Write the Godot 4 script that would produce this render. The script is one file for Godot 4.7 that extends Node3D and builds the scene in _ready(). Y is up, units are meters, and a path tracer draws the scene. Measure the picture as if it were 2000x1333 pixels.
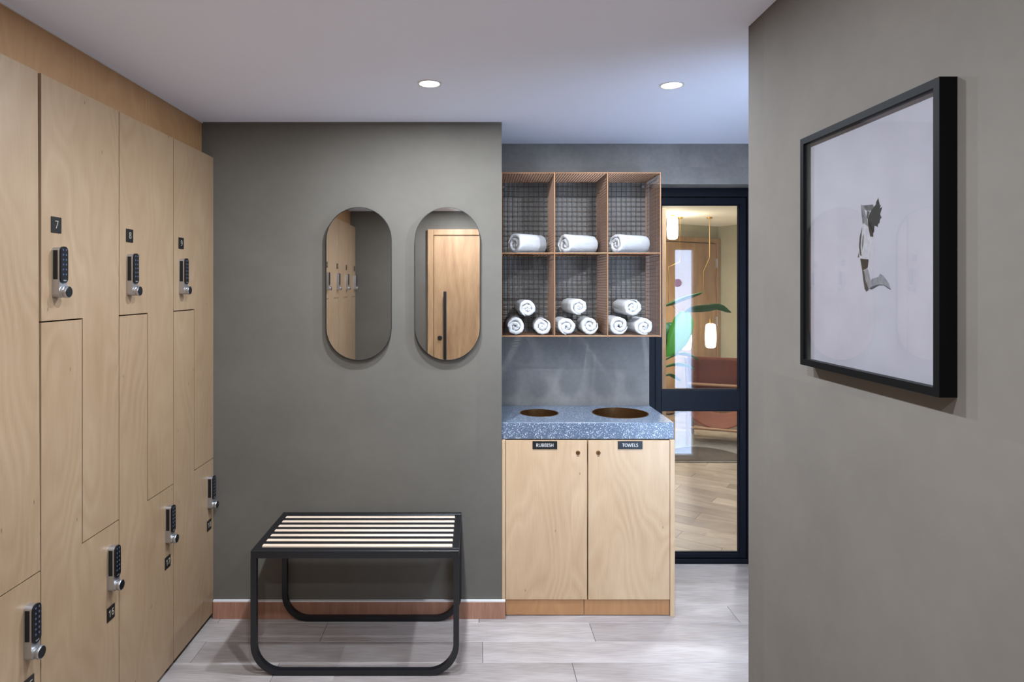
extends Node3D
# Changing room with birch lockers, a steel bench, towel shelf, bin cabinet and a glass door to a lobby.
# Metres; y up; the photographer stands at the origin and looks along -z.

const EYE := 1.57           # camera height
const FOCAL := 1260.0       # focal length in pixels of a 2000 x 1333 frame
const CEIL := 2.35
const Z_BACK := -3.058      # olive wall with the mirrors
const Z_ALCOVE := -3.523    # plaster wall behind the towel shelf
const Z_DOOR := -3.652      # glass door
const Z_REAR := 0.60        # wall behind the photographer
const X_LOCK := -1.245      # locker fronts
const X_RIGHT := 0.817      # wall with the picture
const LOCKER_W := 0.4045

const LAMP := Color(0.912, 0.950, 1.0)
const LAMP_ENERGY := 1.05

var M := {}
var rng := RandomNumberGenerator.new()
var names := {}

# ------------------------------------------------------------------ ready
func _ready() -> void:
	rng.seed = 7
	set_camera()
	set_environment()
	make_materials()
	build_shell()
	build_lobby_shell()
	build_downlights()
	build_lockers()
	build_bench()
	build_mirrors()
	build_picture()
	build_cabinet()
	build_towel_shelf()
	build_towels()
	build_lobby_things()

func set_camera() -> void:
	var cam := Camera3D.new()
	cam.name = "camera"
	add_child(cam)
	cam.position = Vector3(0, EYE, 0)
	var near := 0.05
	# an upright camera with a shifted lens: depth lines meet at pixel (930, 560)
	cam.set_frustum(1333.0 / FOCAL * near, Vector2(70.0, -106.5) / FOCAL * near, near, 60.0)
	cam.current = true

func set_environment() -> void:
	var env := Environment.new()
	env.background_mode = Environment.BG_COLOR
	env.background_color = Color(0.74, 0.85, 1.0)   # hazy daylight outside the windows round the corner
	env.background_energy_multiplier = 5.0
	env.tonemap_mode = Environment.TONE_MAPPER_LINEAR
	env.tonemap_exposure = 2.5
	env.sdfgi_enabled = true
	env.ssao_enabled = true
	env.ssil_enabled = true
	var we := WorldEnvironment.new()
	we.name = "environment"
	we.environment = env
	add_child(we)

# ------------------------------------------------------------------ node helpers
func numbered(called: String) -> String:
	if not names.has(called):
		names[called] = 0
		return called
	names[called] += 1
	return "%s_%03d" % [called, names[called]]

func thing(called: String, label: String, category: String, at := Vector3.ZERO, group := "") -> Node3D:
	var o := Node3D.new()
	o.name = numbered(called)
	add_child(o)
	o.position = at
	tag(o, label, category, group)
	return o

func tag(o: Node3D, label: String, category: String, group := "") -> void:
	o.set_meta("label", label)
	o.set_meta("category", category)
	if group != "":
		o.set_meta("group", group)

func structure(called: String, label: String, at := Vector3.ZERO) -> Node3D:
	var o := Node3D.new()
	o.name = numbered(called)
	add_child(o)
	o.position = at
	o.set_meta("kind", "structure")
	o.set_meta("label", label)
	return o

func part(parent: Node, called: String, mesh: Mesh, m: Material, at := Vector3.ZERO, turn := Vector3.ZERO) -> MeshInstance3D:
	var o := MeshInstance3D.new()
	o.name = called
	o.mesh = mesh
	o.material_override = m
	o.position = at
	o.rotation = turn
	parent.add_child(o, true)
	return o

func struct_mesh(called: String, label: String, mesh: Mesh, m: Material, at: Vector3, turn := Vector3.ZERO) -> MeshInstance3D:
	var o := part(self, numbered(called), mesh, m, at, turn)
	o.set_meta("kind", "structure")
	o.set_meta("label", label)
	return o

# ------------------------------------------------------------------ mesh helpers
# Triangles are collected with a smoothing group each; push() turns a closed shell outside out.
func push(st: SurfaceTool, tris: PackedVector3Array, groups: PackedInt32Array) -> void:
	var vol := 0.0
	var o := tris[0]
	for i in range(0, tris.size(), 3):
		vol += (tris[i] - o).dot((tris[i + 1] - o).cross(tris[i + 2] - o))
	for i in range(0, tris.size(), 3):
		st.set_smooth_group(groups[i / 3] if groups.size() else -1)
		st.add_vertex(tris[i])
		if vol > 0.0:
			st.add_vertex(tris[i + 2])
			st.add_vertex(tris[i + 1])
		else:
			st.add_vertex(tris[i + 1])
			st.add_vertex(tris[i + 2])

func begin() -> SurfaceTool:
	var st := SurfaceTool.new()
	st.begin(Mesh.PRIMITIVE_TRIANGLES)
	return st

func done(st: SurfaceTool) -> ArrayMesh:
	st.generate_normals()
	return st.commit()

func add_box(st: SurfaceTool, size: Vector3, at := Vector3.ZERO, c := 0.0, basis := Basis()) -> void:
	var h := size / 2.0
	c = minf(c, minf(h.x, minf(h.y, h.z)) * 0.9)
	var tris := PackedVector3Array()
	var quad := func(a: Vector3, b: Vector3, p: Vector3, q: Vector3) -> void:
		var n := (b - a).cross(p - a)
		var l := [a, b, p, a, p, q] if n.dot(a + b + p + q) > 0.0 else [a, p, b, a, q, p]
		for v in l:
			tris.append(basis * v + at)
	for axis in 3:
		var u := (axis + 1) % 3
		var w := (axis + 2) % 3
		for s in [-1.0, 1.0]:
			var pts := []
			for k in [[-1, -1], [1, -1], [1, 1], [-1, 1]]:
				var v := Vector3()
				v[axis] = s * h[axis]
				v[u] = k[0] * (h[u] - c)
				v[w] = k[1] * (h[w] - c)
				pts.append(v)
			quad.call(pts[0], pts[1], pts[2], pts[3])
	if c > 0.0:
		for axis in 3:   # twelve bevelled edges, along axis
			var u := (axis + 1) % 3
			var w := (axis + 2) % 3
			for su in [-1.0, 1.0]:
				for sw in [-1.0, 1.0]:
					var pts := []
					for k in [[-1, 0], [1, 0], [1, 1], [-1, 1]]:
						var v := Vector3()
						v[axis] = k[0] * (h[axis] - c)
						v[u] = su * (h[u] - (c if k[1] == 1 else 0.0))
						v[w] = sw * (h[w] - (c if k[1] == 0 else 0.0))
						pts.append(v)
					quad.call(pts[0], pts[1], pts[2], pts[3])
		for sx in [-1.0, 1.0]:
			for sy in [-1.0, 1.0]:
				for sz in [-1.0, 1.0]:
					var a := Vector3(sx * h.x, sy * (h.y - c), sz * (h.z - c))
					var b := Vector3(sx * (h.x - c), sy * h.y, sz * (h.z - c))
					var p := Vector3(sx * (h.x - c), sy * (h.y - c), sz * h.z)
					var n := (b - a).cross(p - a)
					var l := [a, b, p] if n.dot(a) > 0.0 else [a, p, b]
					for v in l:
						tris.append(basis * v + at)
	push(st, tris, PackedInt32Array())

func box(size: Vector3, c := 0.0) -> ArrayMesh:
	var st := begin()
	add_box(st, size, Vector3.ZERO, c)
	return done(st)

func span(parent: Node, called: String, lo: Vector3, hi: Vector3, m: Material, c := 0.0) -> MeshInstance3D:
	return part(parent, called, box(hi - lo, c), m, (lo + hi) / 2.0)

# polygon in x, y pushed along z from 0 to depth
func add_prism(st: SurfaceTool, poly: PackedVector2Array, depth: float, smooth_sides := false) -> void:
	var tris := PackedVector3Array()
	var groups := PackedInt32Array()
	var p := poly.duplicate()
	if Geometry2D.is_polygon_clockwise(p):
		p.reverse()
	var idx := Geometry2D.triangulate_polygon(p)
	for k in [0, 1]:
		for i in range(0, idx.size(), 3):
			var a := p[idx[i]]
			var b := p[idx[i + 1]]
			var c := p[idx[i + 2]]
			var ccw := (b - a).cross(c - a) > 0.0
			if ccw != (k == 1):
				var t := b
				b = c
				c = t
			var z: float = depth * k
			tris.append_array([Vector3(a.x, a.y, z), Vector3(b.x, b.y, z), Vector3(c.x, c.y, z)])
			groups.append(-1)
	for i in p.size():
		var a := p[i]
		var b := p[(i + 1) % p.size()]
		tris.append_array([Vector3(a.x, a.y, 0), Vector3(b.x, b.y, 0), Vector3(b.x, b.y, depth)])
		tris.append_array([Vector3(a.x, a.y, 0), Vector3(b.x, b.y, depth), Vector3(a.x, a.y, depth)])
		groups.append_array([3 if smooth_sides else -1, 3 if smooth_sides else -1])
	push(st, tris, groups)

func prism(poly: PackedVector2Array, depth: float, smooth_sides := false) -> ArrayMesh:
	var st := begin()
	add_prism(st, poly, depth, smooth_sides)
	return done(st)

# a closed band between two outlines of the same count, pushed along z
func ring_mesh(outer: PackedVector2Array, inner: PackedVector2Array, depth: float) -> ArrayMesh:
	var st := begin()
	var tris := PackedVector3Array()
	var n := outer.size()
	var loops := [[outer, depth], [outer, 0.0], [inner, 0.0], [inner, depth]]
	for k in 4:
		var A: PackedVector2Array = loops[k][0]
		var B: PackedVector2Array = loops[(k + 1) % 4][0]
		var za: float = loops[k][1]
		var zb: float = loops[(k + 1) % 4][1]
		for i in n:
			var j := (i + 1) % n
			var a := Vector3(A[i].x, A[i].y, za)
			var b := Vector3(A[j].x, A[j].y, za)
			var c := Vector3(B[j].x, B[j].y, zb)
			var d := Vector3(B[i].x, B[i].y, zb)
			tris.append_array([a, b, c, a, c, d])
	push(st, tris, PackedInt32Array())
	return done(st)

# rows of points; rows follow one another, each row is a closed loop; ends are capped with a fan
func add_loft(st: SurfaceTool, rows: Array, cap := true, flat := false) -> void:
	var tris := PackedVector3Array()
	var groups := PackedInt32Array()
	var n: int = rows[0].size()
	for r in rows.size() - 1:
		var A: PackedVector3Array = rows[r]
		var B: PackedVector3Array = rows[r + 1]
		for i in n:
			var j := (i + 1) % n
			tris.append_array([A[i], A[j], B[j], A[i], B[j], B[i]])
			groups.append_array([-1 if flat else 1, -1 if flat else 1])
	if cap:
		for k in [0, rows.size() - 1]:
			var R: PackedVector3Array = rows[k]
			var mid := Vector3.ZERO
			for v in R:
				mid += v / n
			for i in n:
				var j := (i + 1) % n
				if k == 0:
					tris.append_array([mid, R[j], R[i]])
				else:
					tris.append_array([mid, R[i], R[j]])
				groups.append(2 if k == 0 else 4)
	push(st, tris, groups)

func circle(r: float, n: int) -> PackedVector2Array:
	var p := PackedVector2Array()
	for i in n:
		p.append(Vector2.from_angle(TAU * i / n) * r)
	return p

# lathe about y: profile of (radius, height) from bottom to top
func lathe(profile: Array, n := 24) -> ArrayMesh:
	var st := begin()
	var rows := []
	for q in profile:
		var row := PackedVector3Array()
		for i in n:
			var a := TAU * i / n
			row.append(Vector3(cos(a) * q[0], q[1], sin(a) * q[0]))
		rows.append(row)
	add_loft(st, rows)
	return done(st)

func add_tube(st: SurfaceTool, pts: Array, r: float, n := 8, r_end := -1.0) -> void:
	var rows := []
	for k in pts.size():
		var p: Vector3 = pts[k]
		var t: Vector3
		if k == 0:
			t = (pts[1] - p).normalized()
		elif k == pts.size() - 1:
			t = (p - pts[k - 1]).normalized()
		else:
			t = ((pts[k + 1] - p).normalized() + (p - pts[k - 1]).normalized()).normalized()
		var side := t.cross(Vector3.UP if absf(t.y) < 0.9 else Vector3.RIGHT).normalized()
		var up := side.cross(t).normalized()
		var rr := r if r_end < 0.0 else lerpf(r, r_end, float(k) / (pts.size() - 1))
		var row := PackedVector3Array()
		for i in n:
			var a := TAU * i / n
			row.append(p + (side * cos(a) + up * sin(a)) * rr)
		rows.append(row)
	add_loft(st, rows)

func tube(pts: Array, r: float, n := 8, r_end := -1.0) -> ArrayMesh:
	var st := begin()
	add_tube(st, pts, r, n, r_end)
	return done(st)

func rounded_rect(w: float, h: float, r: float, n := 6) -> PackedVector2Array:
	var p := PackedVector2Array()
	for k in 4:
		var c := Vector2((w / 2 - r) * [1, -1, -1, 1][k], (h / 2 - r) * [1, 1, -1, -1][k])
		for i in n + 1:
			p.append(c + Vector2.from_angle(PI / 2 * (k + float(i) / n)) * r)
	return p

func text_mesh(words: String, height: float, depth: float, weight := 400) -> TextMesh:
	var f := SystemFont.new()
	f.font_names = PackedStringArray(["Droid Sans"])
	f.font_weight = weight
	var t := TextMesh.new()
	t.font = f
	t.text = words
	t.font_size = 32
	t.pixel_size = height / 23.0
	t.depth = depth
	t.curve_step = 2.0
	return t

# ------------------------------------------------------------------ textures
func noise(freq: float, octaves := 3, s := 1) -> FastNoiseLite:
	var f := FastNoiseLite.new()
	f.seed = s
	f.noise_type = FastNoiseLite.TYPE_SIMPLEX_SMOOTH
	f.frequency = freq
	f.fractal_octaves = octaves
	return f

func picture(w: int, h: int, pixels: PackedByteArray) -> ImageTexture:
	return ImageTexture.create_from_image(Image.create_from_data(w, h, false, Image.FORMAT_RGB8, pixels))

# wood: grain runs along v (or along u when lying); swirl = how wavy the rotary-cut figure is
func wood(w: int, h: int, light: Color, dark: Color, s: int, across: float, along: float, swirl: float, lines: float, fibre: float, lying := false, knots := 0) -> ImageTexture:
	var figure := noise(1.0, 3, s)
	var fine := noise(1.0, 2, s + 11)
	var patch := noise(1.0, 3, s + 23)
	var px := PackedByteArray()
	px.resize(w * h * 3)
	var k := 0
	for y in h:
		for x in w:
			var a := float(y if lying else x) / float(h if lying else w) * across
			var b := float(x if lying else y) / float(w if lying else h) * along
			var n := figure.get_noise_2d(a * 2.2, b * 0.75)
			var ring := sin((a * lines + n * swirl) * TAU)
			var f := fine.get_noise_2d(a * 240.0, b * 7.0)
			var p := patch.get_noise_2d(a * 2.0 + 40.0, b * 1.1)
			var t := clampf(0.42 + 0.22 * ring * ring * signf(ring) * (0.35 + 1.1 * absf(p)) + fibre * f + 0.38 * p, 0.0, 1.0)
			var c := light.lerp(dark, t)
			px[k] = int(c.r * 255.0)
			px[k + 1] = int(c.g * 255.0)
			px[k + 2] = int(c.b * 255.0)
			k += 3
	if knots > 0:   # pin knots
		var r := RandomNumberGenerator.new()
		r.seed = s
		for i in knots:
			var cx := r.randi_range(4, w - 5)
			var cy := r.randi_range(6, h - 7)
			for dy in range(-4, 5):
				for dx in range(-2, 3):
					var d := Vector2(dx / 1.6, dy / 2.6).length()
					if d < 1.3:
						var j := ((cy + dy) * w + cx + dx) * 3
						var kk := lerpf(0.66, 1.0, clampf(d - 0.3, 0.0, 1.0))
						for q in 3:
							px[j + q] = int(px[j + q] * kk)
	return picture(w, h, px)

func mottled(w: int, h: int, c0: Color, c1: Color, s: int, freq: float, specks := 0.0) -> ImageTexture:
	var a := noise(freq, 5, s)
	var b := noise(freq * 9.0, 2, s + 5)
	var px := PackedByteArray()
	px.resize(w * h * 3)
	var k := 0
	for y in h:
		for x in w:
			var t := clampf(0.5 + 0.7 * a.get_noise_2d(x, y) + specks * b.get_noise_2d(x, y), 0.0, 1.0)
			var c := c0.lerp(c1, t)
			px[k] = int(c.r * 255.0)
			px[k + 1] = int(c.g * 255.0)
			px[k + 2] = int(c.b * 255.0)
			k += 3
	return picture(w, h, px)

func terrazzo() -> ImageTexture:
	var n := 512
	var im := Image.create(n, n, false, Image.FORMAT_RGB8)
	im.fill(Color(0.33, 0.38, 0.45))
	var r := RandomNumberGenerator.new()
	r.seed = 5
	for i in 12000:
		var g := r.randf_range(-0.10, 0.10)
		var c := Color(0.36 + g, 0.41 + g, 0.475 + g)
		if r.randf() < 0.30:
			c = Color(0.66, 0.70, 0.75).lerp(Color(0.86, 0.88, 0.90), r.randf())
		var x := r.randi_range(0, n - 1)
		var y := r.randi_range(0, n - 1)
		var w := r.randi_range(1, 5)
		im.fill_rect(Rect2i(x, y, w, r.randi_range(1, 5)), c)
		im.fill_rect(Rect2i(x + 1, y - 1, maxi(1, w - 2), 2), c)
	return ImageTexture.create_from_image(im)

func print_texture() -> ImageTexture:
	# black-and-white print of a leaping figure on a pale ground; coordinates in thousandths of the sheet
	var w := 760
	var h := 880
	var im := Image.create(w, h, false, Image.FORMAT_RGB8)
	var n := noise(0.004, 3, 3)
	for y in h:
		for x in w:
			var g := 0.02 * n.get_noise_2d(x, y)
			im.set_pixel(x, y, Color(0.59 + g, 0.58 + g, 0.61 + g))
	var shapes := [
		[0.38, [460, 332, 484, 336, 490, 357, 504, 386, 520, 421, 517, 434, 477, 427, 474, 407, 464, 365]],
		[0.26, [484, 336, 552, 340, 565, 353, 552, 362, 507, 361, 490, 352]],
		[0.20, [507, 361, 530, 365, 513, 393, 504, 386]],
		[0.02, [546, 359, 565, 348, 587, 334, 593, 322, 603, 346, 599, 362, 622, 356, 605, 375, 593, 384, 610, 392, 603, 411, 584, 429, 564, 424, 562, 447, 546, 461, 533, 469, 523, 444, 517, 420, 513, 393, 530, 371]],
		[0.02, [575, 335, 593, 318, 596, 350, 612, 348, 600, 366, 588, 372]],
		[0.02, [598, 372, 618, 362, 606, 384, 616, 398, 600, 404, 604, 418, 590, 414, 588, 434, 574, 420]],
		[0.06, [548, 440, 556, 462, 549, 476, 541, 462, 536, 474, 530, 452]],
		[0.30, [462, 345, 470, 345, 484, 400, 482, 425, 476, 420, 466, 375]],
		[0.58, [470, 417, 480, 407, 517, 424, 533, 465, 558, 467, 562, 494, 539, 526, 521, 555, 454, 549, 430, 545, 440, 507, 447, 459]],
		[0.12, [470, 420, 464, 461, 457, 501, 466, 539, 454, 535, 445, 501, 450, 460]],
		[0.32, [484, 448, 480, 489, 470, 519, 467, 488, 474, 461]],
		[0.22, [447, 515, 447, 544, 433, 543]],
		[0.02, [454, 549, 521, 555, 513, 588, 470, 598, 464, 577]],
		[0.42, [470, 598, 510, 590, 523, 605, 536, 639, 533, 666, 521, 679, 504, 683, 490, 673, 477, 632]],
		[0.14, [470, 598, 484, 598, 497, 639, 521, 673, 504, 683, 490, 673, 477, 632]],
		[0.42, [526, 672, 533, 639, 546, 632, 593, 625, 605, 612, 627, 620, 668, 650, 683, 675, 668, 672, 633, 659, 596, 659, 546, 674]],
		[0.22, [526, 672, 546, 662, 596, 654, 633, 656, 668, 667, 683, 675, 668, 672, 633, 659, 596, 659, 546, 674]],
	]
	for s in shapes:
		var poly := PackedVector2Array()
		var box2 := Rect2(Vector2(s[1][0] * w, s[1][1] * h) / 1000.0, Vector2.ZERO)
		for i in range(0, s[1].size(), 2):
			var v := Vector2(s[1][i] * w, s[1][i + 1] * h) / 1000.0
			poly.append(v)
			box2 = box2.expand(v)
		for y in range(int(box2.position.y), int(box2.end.y) + 1):
			for x in range(int(box2.position.x), int(box2.end.x) + 1):
				if Geometry2D.is_point_in_polygon(Vector2(x, y), poly):
					var g: float = s[0] + minf(s[0], 0.06) * n.get_noise_2d(x * 14.0, y * 9.0)
					im.set_pixel(x, y, Color(g, g, g * 1.03))
	return ImageTexture.create_from_image(im)

# ------------------------------------------------------------------ materials
func mat(c: Color, rough: float, metal := 0.0, tex: Texture2D = null, scale := Vector3.ONE, offset := Vector3.ZERO, in_world := true) -> StandardMaterial3D:
	var m := StandardMaterial3D.new()
	m.albedo_color = c
	m.roughness = rough
	m.metallic = metal
	if tex:
		m.albedo_texture = tex
		m.uv1_triplanar = true
		m.uv1_world_triplanar = in_world
		m.uv1_triplanar_sharpness = 8.0
		m.uv1_scale = scale
		m.uv1_offset = offset
	return m

func relief(m: StandardMaterial3D, tex: Texture2D, cm: float) -> StandardMaterial3D:
	m.heightmap_enabled = true
	m.heightmap_texture = tex
	m.heightmap_scale = cm
	return m

func glow(c: Color, energy: float) -> StandardMaterial3D:
	var m := mat(c, 0.5)
	m.emission_enabled = true
	m.emission = c
	m.emission_energy_multiplier = energy
	return m

func make_materials() -> void:
	var birch := wood(1024, 1024, Color(0.835, 0.720, 0.590), Color(0.730, 0.603, 0.468), 4, 1.618, 2.4, 4.6, 13.0, 0.20, false, 34)
	var birch_scale := Vector3(1 / 1.618, 1 / 2.4, 1 / 1.618)
	# the sheet's seam falls on a joint between two lockers
	M.birch = mat(Color(0.755, 0.748, 0.735), 0.42, 0, birch, birch_scale, Vector3(0.31, 0, 3.058 / 1.618))
	M.birch_b = mat(Color(0.97, 0.96, 0.94), 0.42, 0, birch, birch_scale, Vector3(0.72, 0.45, 0.40))
	M.birch_edge = mat(Color(0.86, 0.72, 0.58), 0.5, 0, birch, Vector3(1 / 1.618, 2.0, 1 / 1.618))
	M.bulkhead = mat(Color(0.86, 0.78, 0.68), 0.45, 0, birch, Vector3(1 / 1.618, 1 / 2.4, 1 / 1.618), Vector3(0, 0.2, 0.37))
	M.plinth_wood = mat(Color(0.86, 0.74, 0.62), 0.5, 0, birch, birch_scale, Vector3(0.15, 0.3, 0.8))
	var oak := wood(1024, 512, Color(0.745, 0.715, 0.700), Color(0.55, 0.512, 0.494), 31, 0.9, 2.6, 1.5, 5.0, 0.42, true)
	M.planks = []
	for i in 7:
		var g := 1.0 - 0.012 * i + 0.02 * (i % 3)
		M.planks.append(mat(Color(minf(g, 1.0), minf(g * 0.995, 1.0), minf(g * 0.995, 1.0)), 0.38, 0, oak, Vector3(1 / 2.6, 1.0, 1 / 0.9), Vector3(0.37 * i, 0, 0.29 * i)))
	M.lobby_planks = []
	for i in 5:
		var g := 1.0 - 0.03 * i
		M.lobby_planks.append(mat(Color(g, 0.93 * g, 0.81 * g), 0.35, 0, oak, Vector3(1 / 2.6, 1.0, 1 / 0.9), Vector3(0.31 * i, 0, 0.23 * i), false))
	var skirt := wood(512, 256, Color(0.70, 0.52, 0.43), Color(0.52, 0.36, 0.28), 57, 1.2, 0.6, 1.0, 14.0, 0.35)
	M.skirt = mat(Color(1, 1, 1), 0.45, 0, skirt, Vector3(1 / 1.2, 1 / 0.6, 1 / 1.2))
	M.door_oak = mat(Color(0.90, 0.86, 0.82), 0.45, 0, wood(512, 512, Color(0.80, 0.68, 0.53), Color(0.60, 0.47, 0.34), 71, 0.9, 2.2, 1.2, 9.0, 0.30), Vector3(1 / 0.9, 1 / 2.2, 1 / 0.9))
	var plaster := mottled(512, 512, Color(0.93, 0.93, 0.93), Color(1, 1, 1), 8, 0.006, 0.15)
	M.olive = mat(Color(0.420, 0.402, 0.372), 0.9, 0, plaster, Vector3.ONE * 0.6)
	M.taupe = mat(Color(0.462, 0.440, 0.412), 0.9, 0, plaster, Vector3.ONE * 0.6, Vector3(0.3, 0.2, 0.1))
	M.olive.metallic_specular = 0.25
	M.taupe.metallic_specular = 0.25
	var concrete := mottled(512, 512, Color(0.445, 0.432, 0.415), Color(0.525, 0.510, 0.490), 21, 0.008, 0.22)
	M.concrete = relief(mat(Color(1, 1, 1), 0.7, 0, concrete, Vector3.ONE * 0.9), concrete, 0.15)
	M.ceiling = mat(Color(0.925, 0.935, 0.985), 0.8)
	M.white = mat(Color(0.88, 0.88, 0.88), 0.45)
	M.black_steel = mat(Color(0.075, 0.08, 0.095), 0.36)
	M.black_steel.metallic_specular = 0.5
	M.navy = mat(Color(0.05, 0.062, 0.10), 0.5)
	M.navy.metallic_specular = 0.3
	M.black_wood = mat(Color(0.03, 0.03, 0.033), 0.55)
	M.black_wood.metallic_specular = 0.25
	M.slat = mat(Color(1.0, 0.97, 0.94), 0.40, 0, skirt_light(), Vector3(1 / 1.2, 4.0, 4.0))
	M.mirror = mat(Color(0.93, 0.93, 0.93), 0.015, 1.0)
	M.glass = mat(Color(0.97, 0.99, 0.98, 0.006), 0.0)
	M.glass.transparency = BaseMaterial3D.TRANSPARENCY_ALPHA
	M.picture_glass = mat(Color(0.97, 0.99, 0.98, 0.004), 0.0)   # coated against glare
	M.picture_glass.transparency = BaseMaterial3D.TRANSPARENCY_ALPHA
	M.picture_glass.metallic_specular = 0.44
	M.art = StandardMaterial3D.new()
	M.art.albedo_texture = print_texture()
	M.art.roughness = 0.9
	M.art.metallic_specular = 0.2
	M.plate = mat(Color(0.07, 0.07, 0.075), 0.4)
	M.lettering = mat(Color(0.86, 0.85, 0.83), 0.5)
	M.number = mat(Color(0.60, 0.57, 0.50), 0.5)
	M.silver = mat(Color(0.72, 0.72, 0.73), 0.32, 0.85)
	M.keypad = mat(Color(0.055, 0.06, 0.075), 0.3)
	M.button = mat(Color(0.28, 0.32, 0.42), 0.4)
	M.screed = mat(Color(0.55, 0.54, 0.52), 0.9)
	M.terrazzo = mat(Color(1, 1, 1), 0.28, 0, terrazzo(), Vector3.ONE / 0.42)
	M.bronze = mat(Color(0.56, 0.41, 0.26), 0.28, 0.9)
	M.brass = mat(Color(0.80, 0.64, 0.38), 0.3, 1.0)
	M.copper = mat(Color(0.46, 0.345, 0.265), 0.45, 0.45)
	M.copper_dark = mat(Color(0.30, 0.245, 0.20), 0.5, 0.4)
	M.copper_bright = mat(Color(0.66, 0.49, 0.36), 0.4, 0.5)
	var terry := mottled(256, 256, Color(0, 0, 0), Color(1, 1, 1), 91, 0.12, 0.5)
	M.towel = relief(mat(Color(0.80, 0.795, 0.79), 0.95), terry, 0.25)
	M.towel.uv1_triplanar = true
	M.towel.uv1_scale = Vector3.ONE * 9.0
	M.lamp = glow(Color(1.0, 0.97, 0.93), 2.2)
	M.opal = glow(Color(1.0, 0.96, 0.90), 2.4)
	M.lobby_wall = mat(Color(0.66, 0.645, 0.56), 0.7, 0, plaster, Vector3.ONE * 0.5)
	M.lobby_oak = mat(Color(0.80, 0.78, 0.76), 0.5, 0, M.door_oak.albedo_texture, Vector3(1 / 0.9, 1 / 2.2, 1 / 0.9))
	M.lobby_ceiling = mat(Color(0.88, 0.87, 0.82), 0.8)
	M.sign_blue = mat(Color(0.10, 0.36, 0.78), 0.4)
	M.sign_blue.backlight_enabled = true
	M.sign_blue.backlight = Color(0.06, 0.32, 0.80)
	M.leaf = mat(Color(0.13, 0.45, 0.22), 0.35)
	M.leaf_bright = mat(Color(0.27, 0.56, 0.16), 0.35)
	M.leaf.backlight_enabled = true
	M.leaf.backlight = Color(0.10, 0.25, 0.08)
	M.leaf_bright.backlight_enabled = true
	M.leaf_bright.backlight = Color(0.15, 0.32, 0.06)
	var hide := mottled(256, 256, Color(0.86, 0.86, 0.86), Color(1, 1, 1), 15, 0.01, 0.2)
	M.leather = mat(Color(0.46, 0.205, 0.05), 0.8, 0, hide, Vector3.ONE * 2.0)
	M.chair_wood = mat(Color(0.62, 0.44, 0.27), 0.45)
	M.rug = relief(mat(Color(0.66, 0.61, 0.54), 0.95, 0, hide, Vector3.ONE * 3.0), terry, 0.3)
	M.rug_dark = relief(mat(Color(0.40, 0.34, 0.28), 0.95, 0, hide, Vector3.ONE * 3.0), terry, 0.3)
	M.pot = mat(Color(0.55, 0.52, 0.48), 0.7)
	M.soil = mat(Color(0.12, 0.09, 0.07), 0.95)

func skirt_light() -> ImageTexture:
	return wood(512, 64, Color(0.93, 0.88, 0.82), Color(0.78, 0.70, 0.62), 61, 0.3, 1.2, 0.6, 3.0, 0.25, true)

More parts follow.
